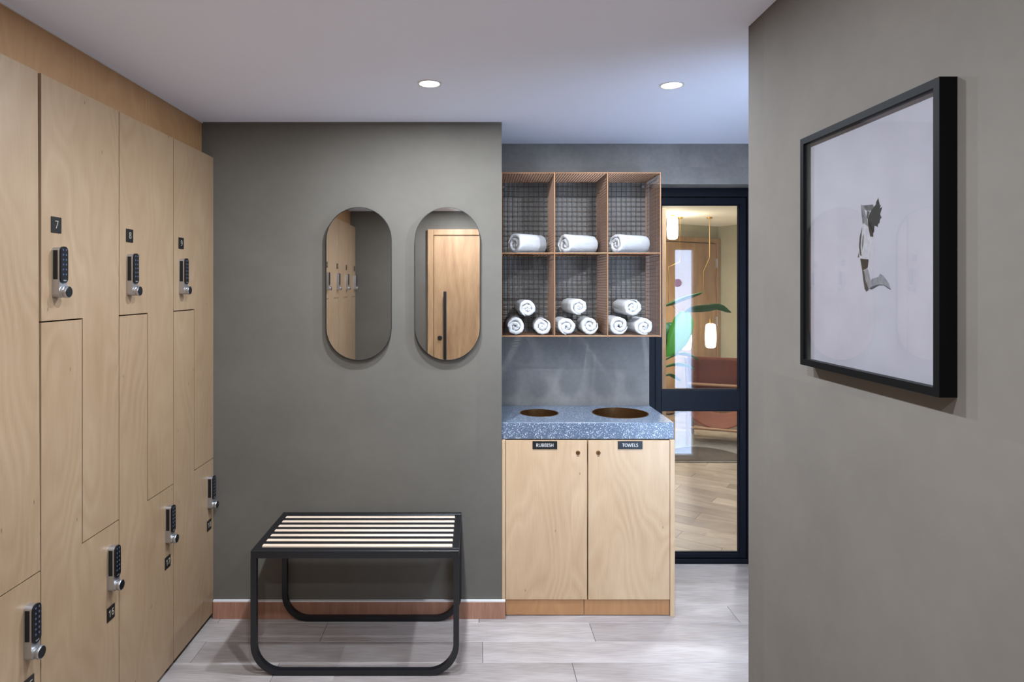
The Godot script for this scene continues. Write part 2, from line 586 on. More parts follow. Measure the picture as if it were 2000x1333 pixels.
# ------------------------------------------------------------------ the room
func build_shell() -> void:
	# floor: a screed with planks laid across the room, each a piece of its own
	var fl := structure("floor", "pale greige wood plank floor")
	span(fl, "subfloor", Vector3(-1.9, -0.12, -3.66), Vector3(0.93, -0.014, 0.75), M.screed)
	span(fl, "subfloor", Vector3(0.93, -0.12, -3.66), Vector3(2.0, -0.014, -1.815), M.screed)
	var rows := 28
	var shift := [0.52, 0.013, 0.528, 1.248, 0.40, 0.90]   # where the end joints of a row fall
	for r in rows:
		# rows count from the back: row 0 starts at the glass door
		var z1 := -3.651 + 0.160 * (r + 1)
		var z0 := z1 - 0.160
		var x_end := 2.0 if z1 < -1.80 else 0.93
		var x: float = shift[(r + 4) % 6] - 1.22 * 3
		while x < x_end:
			var a := maxf(x, -1.9) + 0.0009
			var b := minf(x + 1.22, x_end) - 0.0009
			if b - a > 0.02:
				var m: Material = M.planks[rng.randi_range(0, 6)]
				part(fl, "plank", box(Vector3(b - a, 0.014, z1 - z0 - 0.0014), 0.0012), m, Vector3((a + b) / 2, -0.007, (z0 + z1) / 2))
			x += 1.22
	var ce := structure("ceiling", "smooth white ceiling of the changing room")
	span(ce, "ceiling_slab", Vector3(-1.9, CEIL, -3.66), Vector3(0.93, CEIL + 0.15, 0.75), M.ceiling)
	span(ce, "ceiling_slab", Vector3(0.93, CEIL, -3.66), Vector3(2.0, CEIL + 0.15, -1.815), M.ceiling)
	# olive wall with the mirrors: a solid block that also forms the side of the alcove
	struct_mesh("wall_back", "matt olive grey wall behind the mirrors and bench", box(Vector3(2.021, CEIL, 0.712)), M.olive, Vector3(-1.9 + 1.0105, CEIL / 2, -3.414))
	var al := structure("wall_alcove", "grey trowelled plaster wall behind the towel shelf")
	span(al, "plaster_wall", Vector3(0.121, 0, -3.77), Vector3(0.945, CEIL, Z_ALCOVE), M.concrete)
	span(al, "lintel", Vector3(0.945, 2.129, -3.77), Vector3(1.60, CEIL, Z_ALCOVE), M.concrete)
	span(al, "pier", Vector3(1.60, 0, -3.77), Vector3(2.0, CEIL, Z_ALCOVE), M.concrete)
	struct_mesh("wall_right", "warm grey wall carrying the framed picture", box(Vector3(0.113, CEIL, 2.685)), M.taupe, Vector3(X_RIGHT + 0.0565, CEIL / 2, -1.935 + 1.3425))
	struct_mesh("wall_alcove_right", "grey side wall of the alcove, hidden behind the picture wall", box(Vector3(0.12, CEIL, 1.96)), M.olive, Vector3(1.94, CEIL / 2, -2.793))
	# glazed screen round the corner of the picture wall: cool daylight falls on worktop, floor and ceiling from here,
	# and its narrow light is mirrored in the glass door
	var screen := structure("wall_screen", "grey wall round the corner with two daylight windows")
	var lights := [["window_1", 1.00, 1.50, 0.40, 1.95, "daylight window round the corner"], ["window_2", 1.67, 1.86, 0.12, 1.90, "narrow daylight window with a blue round sticker, mirrored in the glass door"]]
	for x in [[0.93, 1.00], [1.50, 1.67], [1.86, 1.88]]:
		span(screen, "wall_pier", Vector3(x[0], 0, -1.935), Vector3(x[1], CEIL, -1.815), M.taupe)
	for w in lights:
		var x0: float = w[1]
		var x1: float = w[2]
		var y0: float = w[3]
		var y1: float = w[4]
		span(screen, "wall_below", Vector3(x0, 0, -1.935), Vector3(x1, y0, -1.815), M.taupe)
		span(screen, "wall_above", Vector3(x0, y1, -1.935), Vector3(x1, CEIL, -1.815), M.taupe)
		var win := structure(w[0], w[5])
		span(win, "window_stile", Vector3(x0, y0, -1.90), Vector3(x0 + 0.018, y1, -1.85), M.white)
		span(win, "window_stile", Vector3(x1 - 0.018, y0, -1.90), Vector3(x1, y1, -1.85), M.white)
		span(win, "window_rail", Vector3(x0 + 0.018, y0, -1.90), Vector3(x1 - 0.018, y0 + 0.018, -1.85), M.white)
		span(win, "window_rail", Vector3(x0 + 0.018, y1 - 0.018, -1.90), Vector3(x1 - 0.018, y1, -1.85), M.white)
		span(win, "pane", Vector3(x0 + 0.018, y0 + 0.018, -1.877), Vector3(x1 - 0.018, y1 - 0.018, -1.873), M.glass)
		if x0 > 1.5:
			part(win, "round_sticker", film_disc(0.035), M.sign_blue, Vector3(1.717, 1.60, -1.879))
	struct_mesh("wall_left", "wall behind the lockers", box(Vector3(0.12, CEIL, 3.81)), M.olive, Vector3(-1.84, CEIL / 2, -1.153))
	var rear := structure("wall_rear", "olive grey wall behind the photographer, seen in the mirrors")
	span(rear, "wall", Vector3(-1.9, 0, Z_REAR), Vector3(X_RIGHT, CEIL, Z_REAR + 0.15), M.olive)
	# timber door seen in the right mirror
	var d2 := structure("door_2", "oak door with a long dark pull handle, seen in the mirror", Vector3(0, 0, Z_REAR))
	span(d2, "architrave", Vector3(-0.50, 0, -0.035), Vector3(-0.44, 2.16, 0), M.door_oak, 0.003)
	span(d2, "architrave", Vector3(0.44, 0, -0.035), Vector3(0.50, 2.16, 0), M.door_oak, 0.003)
	span(d2, "architrave", Vector3(-0.44, 2.10, -0.035), Vector3(0.44, 2.16, 0), M.door_oak, 0.003)
	span(d2, "door_leaf", Vector3(-0.436, 0.005, -0.018), Vector3(0.436, 2.096, -0.001), M.door_oak, 0.002)
	span(d2, "pull_handle", Vector3(-0.335, 0.60, -0.066), Vector3(-0.305, 1.52, -0.045), M.black_steel, 0.003)
	for y in [0.70, 1.42]:
		span(d2, "handle_post", Vector3(-0.328, y - 0.01, -0.046), Vector3(-0.312, y + 0.01, -0.017), M.black_steel)
	part(d2, "thumb_turn", lathe([[0.024, 0.0], [0.024, 0.010], [0.020, 0.013]], 20), M.black_steel, Vector3(-0.375, 1.04, -0.017), Vector3(-PI / 2, 0, 0))
	# skirting along the olive wall with a painted top edge
	var sk := structure("baseboard_back", "reddish brown wooden skirting under the olive wall")
	span(sk, "board", Vector3(X_LOCK + 0.002, 0, Z_BACK), Vector3(0.138, 0.080, Z_BACK + 0.015), M.skirt, 0.001)
	span(sk, "top_bead", Vector3(X_LOCK + 0.002, 0.080, Z_BACK), Vector3(0.138, 0.086, Z_BACK + 0.013), M.white)
	var skr := structure("baseboard_rear", "wooden skirting on the wall behind the photographer")
	span(skr, "board", Vector3(X_LOCK + 0.002, 0, Z_REAR - 0.015), Vector3(-0.50, 0.085, Z_REAR), M.skirt)
	# timber bulkhead between the locker tops and the ceiling, with a white bead
	struct_mesh("trim_1", "darker birch panel between the lockers and the ceiling", box(Vector3(0.018, CEIL - 2.165, 3.655)), M.bulkhead, Vector3(-1.309, (CEIL + 2.165) / 2, -1.2285))
	struct_mesh("trim_2", "thin white bead where the birch panel meets the ceiling", box(Vector3(0.006, 0.006, 3.655)), M.white, Vector3(-1.297, CEIL - 0.003, -1.2285))
	build_glass_door()

# a film stuck on a pane: a single layer facing -z
func film_disc(r: float) -> ArrayMesh:
	var st := begin()
	st.set_smooth_group(-1)
	for i in 24:
		st.add_vertex(Vector3.ZERO)
		st.add_vertex(Vector3(cos(TAU * i / 24.0), sin(TAU * i / 24.0), 0) * r)
		st.add_vertex(Vector3(cos(TAU * (i + 1) / 24.0), sin(TAU * (i + 1) / 24.0), 0) * r)
	return done(st)

func build_glass_door() -> void:
	var d := structure("door_1", "dark navy steel framed glass door to the lobby")
	var z := Z_DOOR
	# fixed frame
	span(d, "frame_jamb", Vector3(0.945, 0, z - 0.07), Vector3(1.014, 2.129, z), M.navy, 0.002)
	span(d, "frame_jamb", Vector3(1.537, 0, z - 0.07), Vector3(1.60, 2.129, z), M.navy, 0.002)
	span(d, "frame_head", Vector3(1.014, 2.079, z - 0.07), Vector3(1.537, 2.129, z), M.navy, 0.002)
	span(d, "threshold", Vector3(1.014, 0, z - 0.07), Vector3(1.537, 0.024, z), M.navy, 0.002)
	# leaf
	var zl := z - 0.012
	var leaf := span(d, "stile", Vector3(1.017, 0.026, zl - 0.045), Vector3(1.052, 2.077, zl), M.navy, 0.002)
	leaf.name = "stile"
	span(d, "stile", Vector3(1.4986, 0.026, zl - 0.045), Vector3(1.534, 2.077, zl), M.navy, 0.002)
	span(d, "top_rail", Vector3(1.052, 2.037, zl - 0.045), Vector3(1.4986, 2.077, zl), M.navy, 0.002)
	span(d, "middle_rail", Vector3(1.052, 0.866, zl - 0.045), Vector3(1.4986, 0.979, zl), M.navy, 0.002)
	span(d, "bottom_rail", Vector3(1.052, 0.026, zl - 0.045), Vector3(1.4986, 0.051, zl), M.navy, 0.002)
	for r in [[0.979, 2.037], [0.051, 0.866]]:
		var outer := PackedVector2Array([Vector2(1.052, r[0]), Vector2(1.4986, r[0]), Vector2(1.4986, r[1]), Vector2(1.052, r[1])])
		var e := 0.007
		var inner := PackedVector2Array([Vector2(1.052 + e, r[0] + e), Vector2(1.4986 - e, r[0] + e), Vector2(1.4986 - e, r[1] - e), Vector2(1.052 + e, r[1] - e)])
		part(d, "glazing_bead", ring_mesh(outer, inner, 0.012), M.navy, Vector3(0, 0, zl - 0.020))
		span(d, "pane", Vector3(1.052, r[0], zl - 0.026), Vector3(1.4986, r[1], zl - 0.021), M.glass)

# the lobby behind the glass door stands askew to the changing room
const LOBBY_TURN := 0.5236
const CORNER := Vector3(3.15, 0, -8.4)

func build_lobby_shell() -> void:
	var fl := structure("floor_lobby", "honey coloured parquet floor of the lobby")
	span(fl, "subfloor", Vector3(0.2, -0.12, -8.9), Vector3(5.9, -0.014, -3.66), M.screed)
	# planks laid at an angle, cut to the part that shows through the door
	var dirx := Vector3(cos(-0.61), 0, -sin(-0.61))   # along a plank
	var dirz := Vector3(-dirx.z, 0, dirx.x)
	for r in range(-18, 22):
		for c in range(-5, 6):
			var u := c * 0.90 + 0.31 * float(posmod(r, 3))
			var v := r * 0.135
			var p := Vector3(2.0, -0.007, -5.4) + dirx * u + dirz * v
			if p.z < -3.4 and p.z > -8.0 and p.x > 0.6 and p.x < 3.7:
				var m: Material = M.lobby_planks[posmod(r * 7 + c * 3, 5)]
				if p.z < -4.06:
					part(fl, "plank", lobby_plank_mesh(), m, p, Vector3(0, -0.61, 0))
					continue
				# planks at the door are cut along the threshold
				var foot := PackedVector2Array()
				for q in [[-1, -1], [1, -1], [1, 1], [-1, 1]]:
					var v3: Vector3 = p + dirx * 0.4492 * q[0] + dirz * 0.0667 * q[1]
					foot.append(Vector2(v3.x - p.x, v3.z - p.z))
				var keep := PackedVector2Array([Vector2(-9, -9), Vector2(9, -9), Vector2(9, -3.722 - p.z), Vector2(-9, -3.722 - p.z)])
				for cut in Geometry2D.intersect_polygons(foot, keep):
					part(fl, "plank", prism(cut, 0.014), m, p + Vector3(0, 0.007, 0), Vector3(PI / 2, 0, 0))
	span(fl, "border_strip", Vector3(0.9, -0.013, -3.72), Vector3(1.65, -0.001, -3.66), M.navy)
	struct_mesh("ceiling_lobby", "off-white ceiling of the lobby", box(Vector3(5.9, 0.15, 5.3)), M.lobby_ceiling, Vector3(3.05, CEIL + 0.075, -6.32))
	struct_mesh("wall_lobby_front", "lobby side of the wall with the glass door", box(Vector3(4.0, CEIL, 0.12)), M.lobby_wall, Vector3(4.0, CEIL / 2, -3.71))
	struct_mesh("wall_lobby_left", "left wall of the lobby", box(Vector3(0.12, CEIL, 3.4)), M.lobby_wall, Vector3(0.24, CEIL / 2, -5.45))
	# far wall runs left from the corner, right wall runs towards the photographer
	struct_mesh("wall_lobby_far", "lobby wall with the timber door", box(Vector3(4.0, CEIL, 0.12)), M.lobby_wall, CORNER + Vector3(-cos(LOBBY_TURN), 0, sin(LOBBY_TURN)) * 1.95 + Vector3(-sin(LOBBY_TURN), 0, -cos(LOBBY_TURN)) * 0.06 + Vector3(0, CEIL / 2, 0), Vector3(0, LOBBY_TURN, 0))
	struct_mesh("wall_lobby_right", "pale green-grey side wall of the lobby", box(Vector3(0.12, CEIL, 5.6)), M.lobby_wall, CORNER + Vector3(sin(LOBBY_TURN), 0, cos(LOBBY_TURN)) * 2.75 + Vector3(cos(LOBBY_TURN), 0, -sin(LOBBY_TURN)) * 0.06 + Vector3(0, CEIL / 2, 0), Vector3(0, LOBBY_TURN, 0))
	# timber door; its own x runs along the far wall towards the corner
	var d := structure("door_3", "timber door at the far end of the lobby", CORNER)
	d.rotation.y = LOBBY_TURN
	span(d, "door_frame", Vector3(-1.06, 0, 0), Vector3(-1.00, 2.19, 0.05), M.lobby_oak, 0.003)
	span(d, "door_frame", Vector3(-0.07, 0, 0), Vector3(-0.015, 2.19, 0.05), M.lobby_oak, 0.003)
	span(d, "door_frame", Vector3(-1.00, 2.13, 0), Vector3(-0.07, 2.19, 0.05), M.lobby_oak, 0.003)
	span(d, "door_leaf", Vector3(-0.997, 0.01, 0.004), Vector3(-0.076, 2.12, 0.03), M.lobby_oak, 0.002)
	for y in [1.87, 1.12, 0.3]:
		span(d, "hinge", Vector3(-0.083, y - 0.06, 0.028), Vector3(-0.068, y + 0.06, 0.054), M.silver, 0.002)

var plank_mesh: ArrayMesh
func lobby_plank_mesh() -> ArrayMesh:
	if plank_mesh == null:
		plank_mesh = box(Vector3(0.8984, 0.014, 0.1335), 0.0012)
	return plank_mesh

# ------------------------------------------------------------------ recessed downlights
func downlight(at: Vector3, label: String, energy: float, group := "") -> void:
	var t := thing("downlight", label, "downlight", at, group)
	var prof := [circle(0.047, 32), circle(0.039, 32)]
	part(t, "trim_ring", ring_mesh(prof[0], prof[1], 0.003), M.white, Vector3(0, 0, 0), Vector3(PI / 2, 0, 0))
	part(t, "lamp_disc", lathe([[0.038, -0.0022], [0.038, -0.0004]], 32), M.lamp)
	var s := AreaLight3D.new()
	s.name = "lamp_light"
	t.add_child(s)
	s.position = Vector3(0, -0.004, 0)
	s.rotation.x = -PI / 2
	s.area_size = Vector2(0.066, 0.066)
	s.area_normalize_energy = true
	s.area_range = 9.0
	s.area_attenuation = 2.0
	s.light_color = LAMP
	s.light_energy = energy
	s.shadow_enabled = true

func build_downlights() -> void:
	downlight(Vector3(-0.179, CEIL, -2.475), "round recessed ceiling downlight nearer the lockers, above the mirrors", LAMP_ENERGY)
	downlight(Vector3(0.756, CEIL, -2.495), "round recessed ceiling downlight nearer the picture wall", LAMP_ENERGY)
	for z in [-1.70, -0.75, 0.15]:
		downlight(Vector3(-0.179, CEIL, z), "recessed ceiling downlight above or behind the photographer, outside the frame", LAMP_ENERGY * (1.0 if z < -1.0 else 0.85), "downlights outside the frame")
	for p in [Vector2(1.62, -4.02), Vector2(2.0, -4.85), Vector2(2.9, -5.3), Vector2(1.6, -6.2), Vector2(3.4, -6.6)]:
		downlight(Vector3(p.x, CEIL, p.y), "recessed ceiling downlight of the lobby, hidden above the door head", LAMP_ENERGY * (1.15 if p.y > -5.0 else 0.25), "lobby downlights")

# ------------------------------------------------------------------ lockers
# Every locker column has two L-shaped doors that hook into one another.
func build_lockers() -> void:
	for k in 9:
		var z_far := Z_BACK + k * LOCKER_W
		var up := 9 - k
		var low := 18 - k
		var label := "birch locker column, doors numbered %d and %d" % [up, low]
		if k < 3:
			label += [", against the olive wall", ", second from the olive wall", ", third from the olive wall"][k]
		elif k == 3:
			label = "birch locker column cut by the left edge, lower door numbered 15"
		elif k > 3:
			label = "birch locker column outside the frame, seen only in the left mirror"
		var t := thing("locker", label, "locker", Vector3(X_LOCK, 0, z_far), "birch locker columns")
		locker_parts(t, k, up, low)

func door_mesh(poly: PackedVector2Array) -> ArrayMesh:
	return prism(poly, 0.018)

var upper_door: ArrayMesh
var lower_door: ArrayMesh
var lock_meshes := {}

func locker_parts(t: Node3D, k: int, up: int, low: int) -> void:
	# local frame: doors lie in the plane x = 0, z runs from the far joint (0) to the near joint (LOCKER_W)
	var w := LOCKER_W
	var g := 0.0022          # half a joint
	var split := w - 0.195   # from the far joint to the vertical step
	var y_top := 2.181
	var y_up := 1.468
	var y_low := 0.757
	var y_bot := 0.028
	span(t, "carcass", Vector3(-0.50, 0.03, 0.0005), Vector3(-0.050, 2.176, w - 0.0005), M.birch_edge)
	span(t, "plinth", Vector3(-0.45, 0.0, 0.0005), Vector3(-0.055, 0.03, w - 0.0005), M.birch_edge)
	if upper_door == null:
		# polygon x = distance from the far joint, y = height; turned so that polygon x runs along +z
		upper_door = door_mesh(PackedVector2Array([Vector2(g, y_top), Vector2(w - g, y_top), Vector2(w - g, y_up + g), Vector2(split - g, y_up + g), Vector2(split - g, y_low + g), Vector2(g, y_low + g)]))
		lower_door = door_mesh(PackedVector2Array([Vector2(split + g, y_up - g), Vector2(w - g, y_up - g), Vector2(w - g, y_bot), Vector2(g, y_bot), Vector2(g, y_low - g), Vector2(split + g, y_low - g)]))
		make_lock_meshes()
	var du := part(t, "door", upper_door, M.birch, Vector3(0, 0, 0), Vector3(0, -PI / 2, 0))
	var dl := part(t, "door", lower_door, M.birch, Vector3(0, 0, 0), Vector3(0, -PI / 2, 0))
	if k == 3:   # this door is cut a little narrow at the top and leaves a wedge-shaped gap
		du.mesh = door_mesh(PackedVector2Array([Vector2(g + 0.011, y_top), Vector2(w - g, y_top), Vector2(w - g, y_up + g), Vector2(split - g, y_up + g), Vector2(split - g, y_low + g), Vector2(g, y_low + g)]))
	# in the door's own axes: x along the front, y up, -z... out of the front
	add_lock(du, w - 0.066, 1.612, 1.7525, up)
	add_lock(dl, 0.053, 0.612, 0.4585, low)

func make_lock_meshes() -> void:
	# drawn facing +z, centre of the body at the origin
	var st := begin()
	add_prism(st, rounded_rect(0.036, 0.150, 0.012), 0.022, true)
	lock_meshes.body = done(st)
	lock_meshes.inset = box(Vector3(0.0015, 0.086, 0.0135), 0.0005)
	var key := PackedVector2Array()
	for v in rounded_rect(0.034, 0.108, 0.014, 6):
		key.append(v)
	lock_meshes.keypad = prism(key, 0.005, true)
	var sb := begin()
	for r in 6:
		for c in 2:
			add_box(sb, Vector3(0.005, 0.005, 0.0012), Vector3(-0.007 + 0.014 * c, 0.040 - 0.0145 * r, 0.0), 0.0)
	lock_meshes.buttons = done(sb)
	lock_meshes.badge = box(Vector3(0.014, 0.0035, 0.001))
	lock_meshes.knob = lathe([[0.0165, 0.0], [0.0165, 0.004], [0.0145, 0.007], [0.0175, 0.010], [0.0180, 0.018], [0.0170, 0.0195]], 24)
	lock_meshes.cap = lathe([[0.0158, 0.0], [0.0158, 0.0012], [0.014, 0.0018]], 24)
	lock_meshes.plate = box(Vector3(0.0445, 0.047, 0.003), 0.0005)

func add_lock(door: Node3D, x: float, y: float, plate_y: float, number: int) -> void:
	# the door mesh is turned by -90 degrees about y: its own -z... front is found by turning the pieces by PI
	var flip := Vector3(0, PI, 0)
	var front := 0.0
	part(door, "lock_body", lock_meshes.body, M.silver, Vector3(x, y, front), flip)
	part(door, "lock_side_inset", lock_meshes.inset, M.keypad, Vector3(x + 0.0181, y + 0.022, front - 0.0105), flip)
	part(door, "keypad", lock_meshes.keypad, M.keypad, Vector3(x, y + 0.0225, front - 0.0215), flip)
	part(door, "keypad_buttons", lock_meshes.buttons, M.button, Vector3(x, y + 0.0265, front - 0.0268), flip)
	part(door, "lock_badge", lock_meshes.badge, M.silver, Vector3(x, y - 0.024, front - 0.0268), flip)
	part(door, "knob", lock_meshes.knob, M.silver, Vector3(x, y - 0.058, front - 0.020), Vector3(-PI / 2, 0, 0))
	part(door, "knob_cap", lock_meshes.cap, M.keypad, Vector3(x, y - 0.058, front - 0.0390), Vector3(-PI / 2, 0, 0))
	part(door, "number_plate", lock_meshes.plate, M.plate, Vector3(x, plate_y, front - 0.0015), flip)
	part(door, "number", text_mesh(str(number), 0.022, 0.0008), M.number, Vector3(x, plate_y, front - 0.0034), flip)

# ------------------------------------------------------------------ bench
func build_bench() -> void:
	var t := thing("bench", "low black steel bench with pale wooden slats and rounded runner legs", "bench", Vector3(-0.489, 0, -2.82))
	var hw := 0.420          # half width
	var hd := 0.222          # half depth
	var top := 0.505
	var b := 0.023
	# legs: a U of square bar in the front plane and another in the rear plane
	for s in [1.0, -1.0]:
		var outer := PackedVector2Array()
		var inner := PackedVector2Array()
		var r := 0.125
		outer.append(Vector2(-hw, top - 0.030))
		inner.append(Vector2(-hw + b, top - 0.030))
		for i in 13:
			var a := PI + PI / 2 * i / 12.0
			outer.append(Vector2(-hw + r, r) + Vector2.from_angle(a) * r)
			inner.append(Vector2(-hw + r, r) + Vector2.from_angle(a) * (r - b))
		for i in 13:
			var a := -PI / 2 + PI / 2 * i / 12.0
			outer.append(Vector2(hw - r, r) + Vector2.from_angle(a) * r)
			inner.append(Vector2(hw - r, r) + Vector2.from_angle(a) * (r - b))
		outer.append(Vector2(hw, top - 0.030))
		inner.append(Vector2(hw - b, top - 0.030))
		inner.reverse()
		outer.append_array(inner)
		part(t, "leg_loop", prism(outer, b), M.black_steel, Vector3(0, 0, s * (hd - b / 2) - b / 2))
	# seat frame
	for s in [1.0, -1.0]:
		span(t, "long_rail", Vector3(-hw, top - 0.031, s * (hd - 0.0125) - 0.0125), Vector3(hw, top, s * (hd - 0.0125) + 0.0125), M.black_steel, 0.0015)
		span(t, "end_rail", Vector3(s * (hw - 0.014) - 0.014, top - 0.031, -hd + 0.025), Vector3(s * (hw - 0.014) + 0.014, top - 0.0004, hd - 0.025), M.black_steel, 0.0015)
	# pale slats with black bars between them
	var inner_d := 2 * hd - 0.05
	var pitch := inner_d / 7.32
	for i in 7:
		var z := hd - 0.025 - pitch * (i + 0.66)
		part(t, "slat", box(Vector3(2 * hw - 0.058, 0.018, 0.0215), 0.002), M.slat, Vector3(0, top - 0.009, z))
	for i in 8:
		var z := hd - 0.025 - pitch * (i + 0.16)
		var d := 0.029 if i > 0 and i < 7 else 0.012
		part(t, "black_bar", box(Vector3(2 * hw - 0.058, 0.022, d), 0.0015), M.black_steel, Vector3(0, top - 0.0122, z + (0.002 if i == 0 else 0.0)))

# ------------------------------------------------------------------ mirrors
func pill(w: float, h: float, n := 24) -> PackedVector2Array:
	var p := PackedVector2Array()
	var r := w / 2
	for i in n + 1:
		p.append(Vector2(0, h / 2 - r) + Vector2.from_angle(PI * i / n) * r)
	for i in n + 1:
		p.append(Vector2(0, -h / 2 + r) + Vector2.from_angle(PI + PI * i / n) * r)
	return p

func build_mirrors() -> void:
	var where := [[-0.5525, "pill-shaped mirror with a thin black rim, nearer the lockers"], [-0.1350, "pill-shaped mirror with a thin black rim, nearer the towel shelf"]]
	for a in where:
		var t := thing("pill_mirror", a[1], "mirror", Vector3(a[0], 1.583, Z_BACK), "pill-shaped mirrors on the olive wall")
		part(t, "backing", prism(pill(0.24, 0.65), 0.014), M.plate, Vector3(0, 0, 0.0005))
		part(t, "rim", ring_mesh(pill(0.3085, 0.722), pill(0.3035, 0.717), 0.010), M.black_steel, Vector3(0, 0, 0.0145))
		part(t, "mirror_glass", prism(pill(0.3034, 0.7169), 0.008), M.mirror, Vector3(0, 0, 0.0150))

# ------------------------------------------------------------------ picture
func build_picture() -> void:
	# hung on the right wall; own x runs along the wall away from the photographer, own z out of the wall
	var t := thing("framed_picture", "deep black frame with a black-and-white print of a leaping person", "picture", Vector3(X_RIGHT, 1.654, -1.330))
	t.rotation.y = -PI / 2
	var w := 0.470
	var h := 0.5455
	var b := 0.0148
	var d := 0.031
	var outer := PackedVector2Array([Vector2(-w / 2, -h / 2), Vector2(w / 2, -h / 2), Vector2(w / 2, h / 2), Vector2(-w / 2, h / 2)])
	var inner := PackedVector2Array()
	for v in outer:
		inner.append(Vector2(v.x - signf(v.x) * b, v.y - signf(v.y) * b))
	part(t, "frame", ring_mesh(outer, inner, d), M.black_wood)
	part(t, "backing_board", box(Vector3(w - 2 * b, h - 2 * b, 0.006)), M.black_wood, Vector3(0, 0, 0.004))
	var q := QuadMesh.new()
	q.size = Vector2(w - 2 * b, h - 2 * b)
	var sheet := part(t, "print", q, M.art, Vector3(0, 0, 0.0135))
	sheet.set_meta("label", "black-and-white print of a leaping person on a pale ground")
	part(t, "mount_board", box(Vector3(w - 2 * b, h - 2 * b, 0.006)), M.white, Vector3(0, 0, 0.0102))
	part(t, "glazing", box(Vector3(w - 2 * b, h - 2 * b, 0.002)), M.picture_glass, Vector3(0, 0, 0.0255))

# ------------------------------------------------------------------ bin cabinet
func build_cabinet() -> void:
	var c := thing("bin_cabinet", "birch bin cabinet with two doors signed RUBBISH and TOWELS", "cabinet", Vector3(0.533, 0, -3.30))
	var zf := 0.232            # front face, own z
	var zb := -0.222
	span(c, "side_panel", Vector3(0.389, 0, zb), Vector3(0.411, 0.839, zf + 0.004), M.birch_b, 0.001)
	span(c, "side_panel", Vector3(-0.411, 0, zb), Vector3(-0.394, 0.839, zf + 0.0), M.birch_b, 0.001)
	span(c, "back_panel", Vector3(-0.394, 0.08, zb), Vector3(0.389, 0.839, zb + 0.012), M.birch_b)
	span(c, "base_panel", Vector3(-0.394, 0.062, zb + 0.012), Vector3(0.389, 0.078, zf - 0.022), M.birch_b)
	span(c, "top_strip", Vector3(-0.394, 0.815, zf - 0.05), Vector3(0.389, 0.835, zf - 0.02), M.birch_b)
	for s in [[-0.392, -0.020], [-0.018, 0.387]]:
		span(c, "plinth_board", Vector3(s[0], 0.004, zf - 0.022), Vector3(s[1], 0.077, zf - 0.006), M.plinth_wood, 0.001)
	var doors := [[-0.392, -0.0055, -0.2065, "RUBBISH", -0.049], [0.0005, 0.387, 0.199, "TOWELS", 0.048]]
	for a in doors:
		var d := part(c, "door", box(Vector3(a[1] - a[0], 0.756, 0.018), 0.0008), M.birch_b, Vector3((a[0] + a[1]) / 2, 0.458, zf - 0.009))
		var ox: float = -(a[0] + a[1]) / 2
		part(d, "sign_plate", box(Vector3(0.117, 0.038, 0.003), 0.0004), M.plate, Vector3(ox + a[2], 0.3575, 0.0105))
		part(d, "sign_lettering", text_mesh(a[3], 0.0150, 0.0008), M.lettering, Vector3(ox + a[2], 0.357, 0.0125))
		part(d, "cylinder_lock", lathe([[0.0105, 0], [0.0105, 0.002], [0.0085, 0.004]], 20), M.bronze, Vector3(ox + a[4], 0.321, 0.009), Vector3(PI / 2, 0, 0))
		part(d, "keyhole", box(Vector3(0.0022, 0.008, 0.0008)), M.keypad, Vector3(ox + a[4], 0.321, 0.0134))
		span(d, "lock_mark", Vector3(ox + a[4] - 0.005, 0.3035, 0.0088), Vector3(ox + a[4] + 0.005, 0.3060, 0.0096), M.bronze)
	# worktop: a slab with a bevelled front edge and two round openings
	var w := thing("terrazzo_worktop", "blue-grey speckled terrazzo worktop with two round bin openings", "worktop", Vector3(0.533, 0.84, -3.30))
	var slab := CSGCombiner3D.new()
	slab.name = "slab"
	w.add_child(slab)
	var prof := CSGPolygon3D.new()
	prof.name = "profile"
	var e := 0.003
	prof.polygon = PackedVector2Array([Vector2(-0.222, 0), Vector2(0.220 - e, 0), Vector2(0.220, e), Vector2(0.220, 0.08 - e), Vector2(0.220 - e, 0.08), Vector2(-0.222, 0.08)])
	prof.depth = 0.822
	prof.material = M.terrazzo
	slab.add_child(prof)
	# the polygon's x becomes the worktop's z, its depth the worktop's x
	prof.rotation.y = -PI / 2
	prof.position = Vector3(-0.411, 0, 0)
	for hole in [[-0.2095, 0.100], [0.2065, 0.1435]]:
		var cy := CSGCylinder3D.new()
		cy.name = "opening"
		cy.operation = CSGShape3D.OPERATION_SUBTRACTION
		cy.radius = hole[1]
		cy.height = 0.3
		cy.sides = 64
		cy.material = M.terrazzo
		slab.add_child(cy, true)
		cy.position = Vector3(hole[0], 0.04, -0.014)
		var l := part(w, "bin_liner_ring", ring_mesh(circle(hole[1] - 0.0003, 64), circle(hole[1] - 0.0035, 64), 0.105), M.bronze, Vector3(hole[0], 0.0815, -0.014), Vector3(PI / 2, 0, 0))
		l.set_meta("label", "brushed bronze liner of a bin opening")

# ------------------------------------------------------------------ towel shelf
const SX0 := 0.127
const SX1 := 0.923
const SY0 := 1.321
const SY1 := 2.139
const SYM := 1.737
const SZF := -3.232
const SZB := -3.512

# a grid of wires in the plane spanned by u and v
func wire_panel(o: Vector3, u: Vector3, v: Vector3, lu: float, lv: float, pitch: float, r := 0.0022) -> ArrayMesh:
	var st := begin()
	var n := u.cross(v)
	var bas := Basis(u, v, n)
	var nu := int(round(lu / pitch))
	var nv := int(round(lv / pitch))
	for i in nu + 1:
		add_box(st, Vector3(r, lv, r), o + u * lu * i / nu + v * lv / 2 + n * 0.001, 0.0, bas)
	for i in nv + 1:
		add_box(st, Vector3(lu, r, r), o + v * lv * i / nv + u * lu / 2 - n * 0.001, 0.0, bas)
	return done(st)

